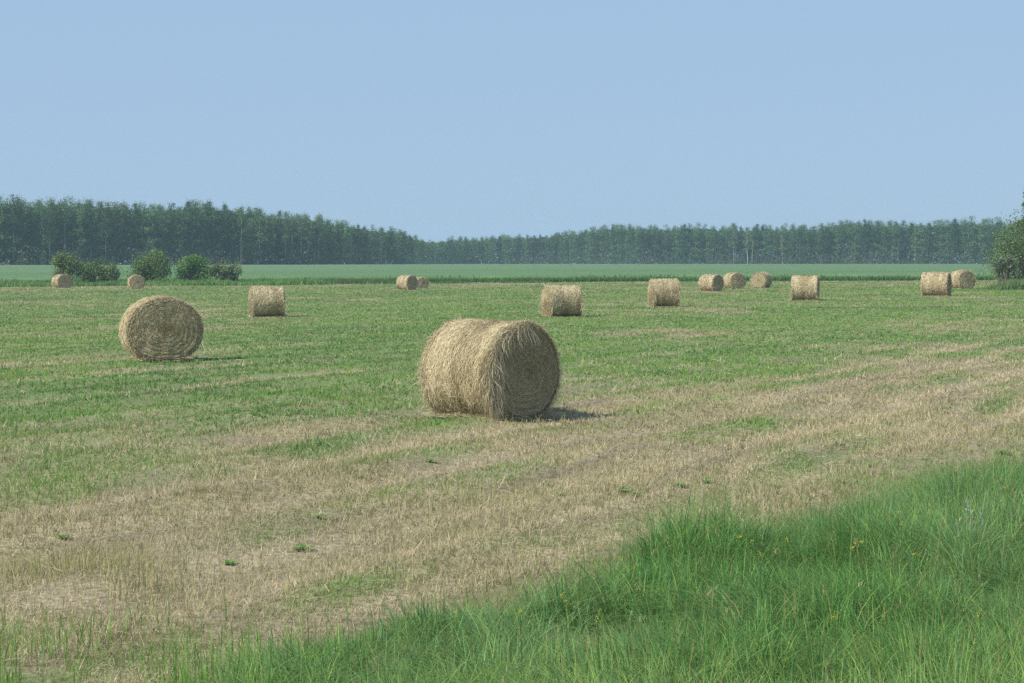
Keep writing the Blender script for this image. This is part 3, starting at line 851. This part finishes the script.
        spn = .5 + .5 * np.sin(r0 * 48 + th0)
        cs = HAYG + (HAY * 1.05 - HAYG) * (.8 * spn ** 1.5 + .2 * rng.random(n))[:, None]
        cs = np.where((rng.random(n) < .10)[:, None], HAYD, cs); cs = np.where((rng.random(n) < .2)[:, None], HAYP * .9, cs)
        cs = cs * rng.uniform(.65, 1.15, (n, 1)) * (1 - .15 * np.exp(-(r0 / .2) ** 2))[:, None] * np.where(r0 < .22, 1.0 if hero else np.array([[1.0], [.9], [.8]]), 1.0).T.reshape(n, -1)
        tag(link('face_straw', mesh_from('face_straw', Vs, [qs, ts], np.repeat(cs, nv, 0)), M_strand, face), kind='stuff')
    # loose fringe round both rims and at the foot
    n = int((3600 if hero else 2600) * det * shag)
    s = rng.choice([-1, 1], n); th0 = rng.uniform(0, 2 * PI, n)
    y0 = hl * rng.uniform(.88, 1.0, n) * s
    base = surf(th0, y0)
    out = np.stack([np.cos(th0), s * rng.uniform(-.2, 1.1, n), np.sin(th0)], 1)
    tang = np.stack([-np.sin(th0), 0 * th0, np.cos(th0)], 1)
    dirv = unit(out * rng.uniform(.1, .8, (n, 1)) + tang * rng.normal(0, 1, (n, 1)) + rng.normal(0, .25, (n, 3)))
    L = rng.gamma(2, .048 if hero else .045, n)
    tt = np.linspace(0, 1, 4)[None, :, None]
    Pl = base[:, None] + dirv[:, None] * L[:, None, None] * tt
    Pl[..., 2] -= (L[:, None] * .5) * (tt[..., 0] ** 2)
    Pl[..., 2] = np.maximum(Pl[..., 2], .01)
    w = ws * .8 * rng.uniform(.5, 1.2, n)[:, None] * np.array([1, 1, .7, .1])[None]
    Vl, ql, tl, nv = polyline_ribbons(Pl, w, unit(np.cross(dirv, rng.normal(0, 1, (n, 3)))))
    cl = np.repeat(HAYP * rng.uniform(.55, 1.1, (n, 1)), nv, 0)
    LV, LQ, LT, LC = [Vl], [ql], [tl], [cl]; off = len(Vl)
    # straw spilled around the foot
    n = int(2200 * det)
    sx = rng.choice([-1, 1], n); fx = sx * np.abs(rng.normal(a * .5, .20, n)); fy = rng.uniform(-hl * 1.12, hl * 1.12, n)
    az = rng.uniform(0, 2 * PI, n); L = rng.uniform(.08, .25, n)
    tz = np.linspace(0, 1, 3)[None]
    zz = (.03 + .10 * rng.random(n) * np.exp(-((np.abs(fx) - a * .5) / .2) ** 2))[:, None]
    Pg = np.stack([fx[:, None] + np.cos(az)[:, None] * L[:, None] * tz, fy[:, None] + np.sin(az)[:, None] * L[:, None] * tz, zz + rng.normal(0, .012, (n, 3))], 2)
    Pg[..., 2] = np.maximum(Pg[..., 2], .01)
    w = ws * .8 * np.ones((n, 1)) * np.array([1, 1, .1])[None]
    Vg, qg, tg, nv = polyline_ribbons(Pg, w, unit(np.stack([-np.sin(az), np.cos(az), rng.normal(0, .5, n)], 1)))
    LV.append(Vg); LQ.append(qg + off); LT.append(tg + off); LC.append(np.repeat(HAYP * rng.uniform(.5, 1.05, (n, 1)), nv, 0)); off += len(Vg)
    if hero:
        # the shaggy apron hanging over the shaded face at the near rim
        n = 5200
        th0 = rng.normal(PI * 1.0, .26, n)            # camera-side edge of the near face
        th0 = np.where(rng.random(n) < .28, rng.uniform(PI * .45, PI * 1.25, n), th0)
        s = -1
        rf = rng.uniform(.90, 1.03, n); prd = (rng.random(n) < .5) & (th0 > PI * .8); rf = np.where(prd, rng.uniform(1.0, 1.07, n), rf)
        base = facepos(rf, th0, s, np.where(prd, rng.uniform(-.16, .10, n), .02))
        L = np.minimum(rng.gamma(3, .085, n), .36)
        down = np.stack([rng.normal(.03, .26, n), rng.normal(-.16, .15, n), -np.abs(rng.normal(1, .25, n))], 1)
        down = unit(down)
        tt = np.linspace(0, 1, 5)[None, :, None]
        Pl = base[:, None] + down[:, None] * L[:, None, None] * tt
        Pl[..., 0] += .06 * np.sin(tt[..., 0] * 2.5) * rng.normal(0, 1, (n, 1))
        Pl[..., 2] = np.maximum(Pl[..., 2], .012)
        w = .0032 * rng.uniform(.5, 1.3, n)[:, None] * np.array([1, 1, 1, .7, .1])[None]
        Vh, qh, thh, nv = polyline_ribbons(Pl, w, unit(np.stack([rng.normal(1, .3, n), rng.normal(0, .5, n), 0 * th0], 1)))
        LV.append(Vh); LQ.append(qh + off); LT.append(thh + off); LC.append(np.repeat(HAYP * rng.uniform(.5, 1.05, (n, 1)), nv, 0)); off += len(Vh)
    me = mesh_from('loose_hay', np.vstack(LV), [np.vstack(LQ), np.vstack(LT)], np.vstack(LC))
    tag(link('loose_hay', me, M_strand, root), kind='stuff')
    # twine rings
    if det >= .25:
        TV, TQ, TC = [], [], []
        ys = np.concatenate([[-hl * .93, -hl * .89], np.linspace(-hl * .8, hl * .8, 9) + rng.normal(0, .02, 9), [hl * .9, hl * .94]])
        parts = []
        for y0 in ys:
            m = 72; thr = np.linspace(0, 2 * PI, m + 1)
            pr = surf(thr, np.full(m + 1, y0) + .012 * np.sin(thr * 3 + y0), .012)
            parts.append((*tube(pr, np.full(m + 1, .0028), 4), np.array([.50, .52, .52])))
        V, q, c = merge(parts)
        link('twine', mesh_from('twine', V, [q], c), M_strand, root)
    rng = keep

def build_bales():
    B = [
     ('largest hay bale in the middle with shaggy shaded end face turned right', 490.5, 417.8, 99.3, 45, dict(detail=1.7, hero=True, shag=1.3, length=1.55, wide=1.02)),
     ('second largest bale at left showing its round spiral end with brown centre', 161, 361.5, 65, 9, dict(detail=1.1, wide=1.17, length=1.2)),
     ('bale seen side on, alone behind and right of the spiral ended left bale', 267, 317, 31, -84, dict(detail=.5)),
     ('shaggy side on bale just above the right end of the largest bale', 562, 317, 31.5, -72, dict(detail=.5, shag=2.2, length=1.6)),
     ('side on bale with a loose tuft low on its right, beyond the shaggy one', 664, 307, 28.5, -78, dict(detail=.45, shag=1.6, length=1.4)),
     ('trio bale nearest the middle with its dark end facing right', 711, 291.5, 17.5, 50, dict(detail=.3)),
     ('middle bale of the close trio, its lit round end turned right', 734, 289, 16.5, 28, dict(detail=.3)),
     ('trio bale at the right end with its round end facing left', 761, 288, 16, -20, dict(detail=.3)),
     ('neat side on bale standing alone between the trio and the overlapping pair', 805, 300.5, 25, 86, dict(detail=.4, shag=.7)),
     ('front bale of the overlapping pair, side on, near the big bush', 936, 296, 24, 80, dict(detail=.4, shag=.7, length=1.62)),
     ('rear bale of the overlapping pair showing its swirled round end', 962, 289, 18.5, 32, dict(detail=.4)),
     ('small far bale near centre with dark end, standing before its twin', 407, 290, 15, 45, dict(detail=.25)),
     ('tiny farthest bale peeking out from behind the small centre bale', 421, 288.5, 11.5, 20, dict(detail=.2)),
     ('far bale in front of the upright olive bush at the left', 62.5, 288, 13.5, 24, dict(detail=.25, wide=1.2)),
     ('smallest round bale at the foot of the tall round bush', 136.5, 289, 14, 8, dict(detail=.25, wide=1.1)),
    ]
    for i, (lab, px, yb, h, yaw, kw) in enumerate(B):
        make_bale(lab, px, yb, h, yaw, seed=i, **kw)

# ------------------------------------------------------------------ small plants and stones
def rosette(name, pos, r, n, col, up=.5):
    az = np.linspace(0, 2 * PI, n, endpoint=False) + rng.uniform(0, 1, n) * .5
    S = 5; t = np.linspace(0, 1, S)
    L = r * rng.uniform(.7, 1.1, n)
    P = np.stack([np.cos(az)[:, None] * L[:, None] * t, np.sin(az)[:, None] * L[:, None] * t, .01 + L[:, None] * up * rng.uniform(.5, 1.3, n)[:, None] * np.sin(t * 2.3)[None]], 2)
    W = (r * .16 * np.array([.25, .7, 1, .8, .1]))[None] * np.ones((n, 1))
    side = np.stack([-np.sin(az), np.cos(az), 0 * az], 1)
    V, q, tr, nv = polyline_ribbons(P, W, side)
    me = mesh_from('leaves', V, [q, tr], np.repeat(np.array(col) * rng.uniform(.8, 1.2, (n, 1)), nv, 0))
    return me

def build_small():
    for (px, yb, r) in [(303, 552, .16), (214 + 410, 493, .12), (638, 497, .13), (708, 484, .13), (678, 488, .14), (870, 468, .11), (742, 441, .12), (430, 463, .12),
                        (560, 497, .10), (318, 520, .1), (228, 566, .1), (1003, 455, .16), (776, 489, .12), (60, 540, .1)]:
        p = gpos(px, yb)
        me = rosette('weed', p, r * .85, 13, (.15, .32, .07), .3)
        o = link('weed', me, M_blade, loc=p)
        tag(o, 'low broad leaved green weed growing in the pale mown stubble', 'weed', 'broad leaved weeds in the stubble')
    # two taller weeds at lower left beside the long grass
    p = gpos(180, 640)
    # yellow wildflowers in the tall grass
    for (px, yt) in [(739, 535), (753, 544), (742, 537), (858, 551), (863, 549), (855, 556), (859, 503), (900, 519), (903, 530), (788, 543), (837, 611), (983, 612), (761, 560), (916, 556), (520, 607), (562, 590), (566, 598), (598, 621)]:
        H = rng.uniform(.42, .55)
        d = (CAM_H - H) * F / (yt - HZ); x = (px - 512) / F * d
        e = tag(empty('wildflower', (x, d, float(terrain(x, d)))), 'small yellow wildflower poking out of the long roadside grass', 'flower', 'yellow wildflowers in the long grass')
        V, q = tube([(0, 0, 0), (.01, 0, H * .5), (.0, .01, H)], [.003, .0025, .002], 4)
        link('stem', mesh_from('stem', V, [q], np.tile([.10, .2, .06], (len(V), 1))), M_blade, e)
        n = 20
        Vb, qb, cb = leaf_quads(np.array([0, .01, H]) + rng.normal(0, 1, (n, 3)) * [.007, .007, .009], np.full(n, .010), np.tile([.55, .53, .08], (n, 1)))
        link('flower_head', mesh_from('flower_head', Vb, [qb], cb), M_blade, e)
    # whitish plumed plant at the right
    d = 15.3; x = (975 - 512) / F * d
    e = tag(empty('plumed_plant', (x, d, float(terrain(x, d)))), 'pale whitish plumed plant standing in the long grass near the right edge', 'plant')
    for i in range(6):
        H = rng.uniform(.36, .60); bx, by = rng.normal(0, .06), rng.normal(0, .06)
        V, q = tube([(bx * .4, by * .4, 0), (bx * .8, by * .8, H * .5), (bx, by, H)], [.004, .003, .002], 4)
        st = link('stem', mesh_from('stem', V, [q], np.tile([.18, .26, .13], (len(V), 1))), M_blade, e)
        n = 34; zz = H - .16 + .17 * rng.random(n); az = rng.uniform(0, 2 * PI, n)
        Vb, qb, tb, nv = blades(bx + .008 * np.cos(az), by + .008 * np.sin(az), zz, rng.uniform(.02, .045, n), np.full(n, .008), rng.uniform(.2, .8, n), S=3, az=az)
        link('plume', mesh_from('plume', Vb, [qb, tb], np.tile([.48, .57, .42], (len(Vb), 1)) * rng.uniform(.8, 1.1, (len(Vb), 1))), M_blade, st)
    # stones in the bare patch
    import bmesh
    for i, (px, yb, r, c) in enumerate([(60, 638, .03, .42), (74, 641, .022, .3), (40, 655, .028, .24)]):
        p = gpos(px, yb)
        bm = bmesh.new(); bmesh.ops.create_icosphere(bm, subdivisions=3, radius=r)
        for v in bm.verts:
            n = float(fbm(np.array([v.co.x * 25 + i * 9]), np.array([v.co.y * 25 + v.co.z * 19]), 301 + i, 3)[0])
            v.co *= .7 + .6 * n; v.co.z *= .6
        me = bpy.data.meshes.new('stone'); bm.to_mesh(me); bm.free()
        at = me.color_attributes.new('tint', 'FLOAT_COLOR', 'POINT')
        at.data.foreach_set('color', np.tile([c, c, c * .95, 1], len(me.vertices)).astype(np.float32))
        for pg in me.polygons: pg.use_smooth = True
        o = link('stone', me, M_stone, loc=(p[0], p[1], p[2] + r * .2))
        tag(o, ['palest of the three small stones on the bare soil at lower left', 'mid grey small stone just right of the palest stone', 'darkest small stone, lower than the other two on bare soil'][i], 'stone', 'small stones on the bare soil')

build_ground(); build_mown(); build_tall_grass(); build_crop(); build_wood(); build_bushes(); build_bales(); build_small()

# ------------------------------------------------------------------ haze
hm, nt, out = nodemat('air haze')
pv = nt.nodes.new('ShaderNodeVolumePrincipled')
pv.inputs['Color'].default_value = (.58, .80, 1.0, 1)
pv.inputs['Density'].default_value = .00026
pv.inputs['Anisotropy'].default_value = .2
nt.links.new(pv.outputs[0], out.inputs['Volume'])
V = np.array([[sx * 1250, sy * 1250, z] for z in (-2.5, 24) for sy in (-1, 1) for sx in (-1, 1)], float)
q = np.array([[0, 1, 3, 2][::-1], [4, 5, 7, 6], [0, 1, 5, 4], [2, 3, 7, 6][::-1], [0, 2, 6, 4][::-1], [1, 3, 7, 5]])
hz = link('haze', mesh_from('haze', V, [q]), hm)
tag(hz, 'thin bluish haze hanging over the fields and woods', 'haze', kind='stuff')

# ------------------------------------------------------------------ sky, sun, camera
SUN_EL = math.radians(43); SAZ = math.radians(32)
sun_from = np.array([-math.cos(SAZ) * math.cos(SUN_EL), -math.sin(SAZ) * math.cos(SUN_EL), math.sin(SUN_EL)])
w = bpy.data.worlds.new('World'); bpy.context.scene.world = w; w.use_nodes = True
nt = w.node_tree
for n in list(nt.nodes): nt.nodes.remove(n)
out = nt.nodes.new('ShaderNodeOutputWorld'); bg = nt.nodes.new('ShaderNodeBackground')
sky = nt.nodes.new('ShaderNodeTexSky'); sky.sky_type = 'NISHITA'; sky.sun_disc = False
sky.sun_elevation = SUN_EL; sky.sun_rotation = math.atan2(sun_from[0], sun_from[1]) % (2 * PI)
sky.altitude = 600; sky.air_density = 1.0; sky.dust_density = 1.0; sky.ozone_density = 3.0
mixc = nt.nodes.new('ShaderNodeMix'); mixc.data_type = 'RGBA'; mixc.inputs[0].default_value = .93
nt.links.new(sky.outputs[0], mixc.inputs[6]); mixc.inputs[7].default_value = (1.53, 2.24, 3.16, 1)
nt.links.new(mixc.outputs[2], bg.inputs['Color']); bg.inputs['Strength'].default_value = .12
nt.links.new(bg.outputs[0], out.inputs['Surface'])
from mathutils import Vector
sl = bpy.data.lights.new('sun', 'SUN'); sl.energy = 3.4; sl.angle = math.radians(4); sl.color = (1.0, .93, .81)
so = bpy.data.objects.new('sun', sl); COL.objects.link(so)
so.rotation_euler = Vector(sun_from).to_track_quat('Z', 'Y').to_euler()
so.location = (0, 0, 50)

cam = bpy.data.cameras.new('camera'); cam.sensor_width = 36; cam.lens = F / 1024 * 36
cam.clip_start = .1; cam.clip_end = 5000
co = bpy.data.objects.new('camera', cam); COL.objects.link(co)
co.location = (0, 0, CAM_H)
tilt = math.atan((341.5 - HZ) / F)
co.rotation_euler = (PI / 2 - tilt, 0, 0)
sc = bpy.context.scene
sc.camera = co
sc.view_settings.view_transform = 'Standard'; sc.view_settings.look = 'None'
sc.view_settings.exposure = .88; sc.view_settings.gamma = 1
sc.render.engine = 'CYCLES'
sc.cycles.max_bounces = 6; sc.cycles.diffuse_bounces = 3; sc.cycles.transmission_bounces = 3; sc.cycles.volume_bounces = 1
sc.cycles.use_denoising = False
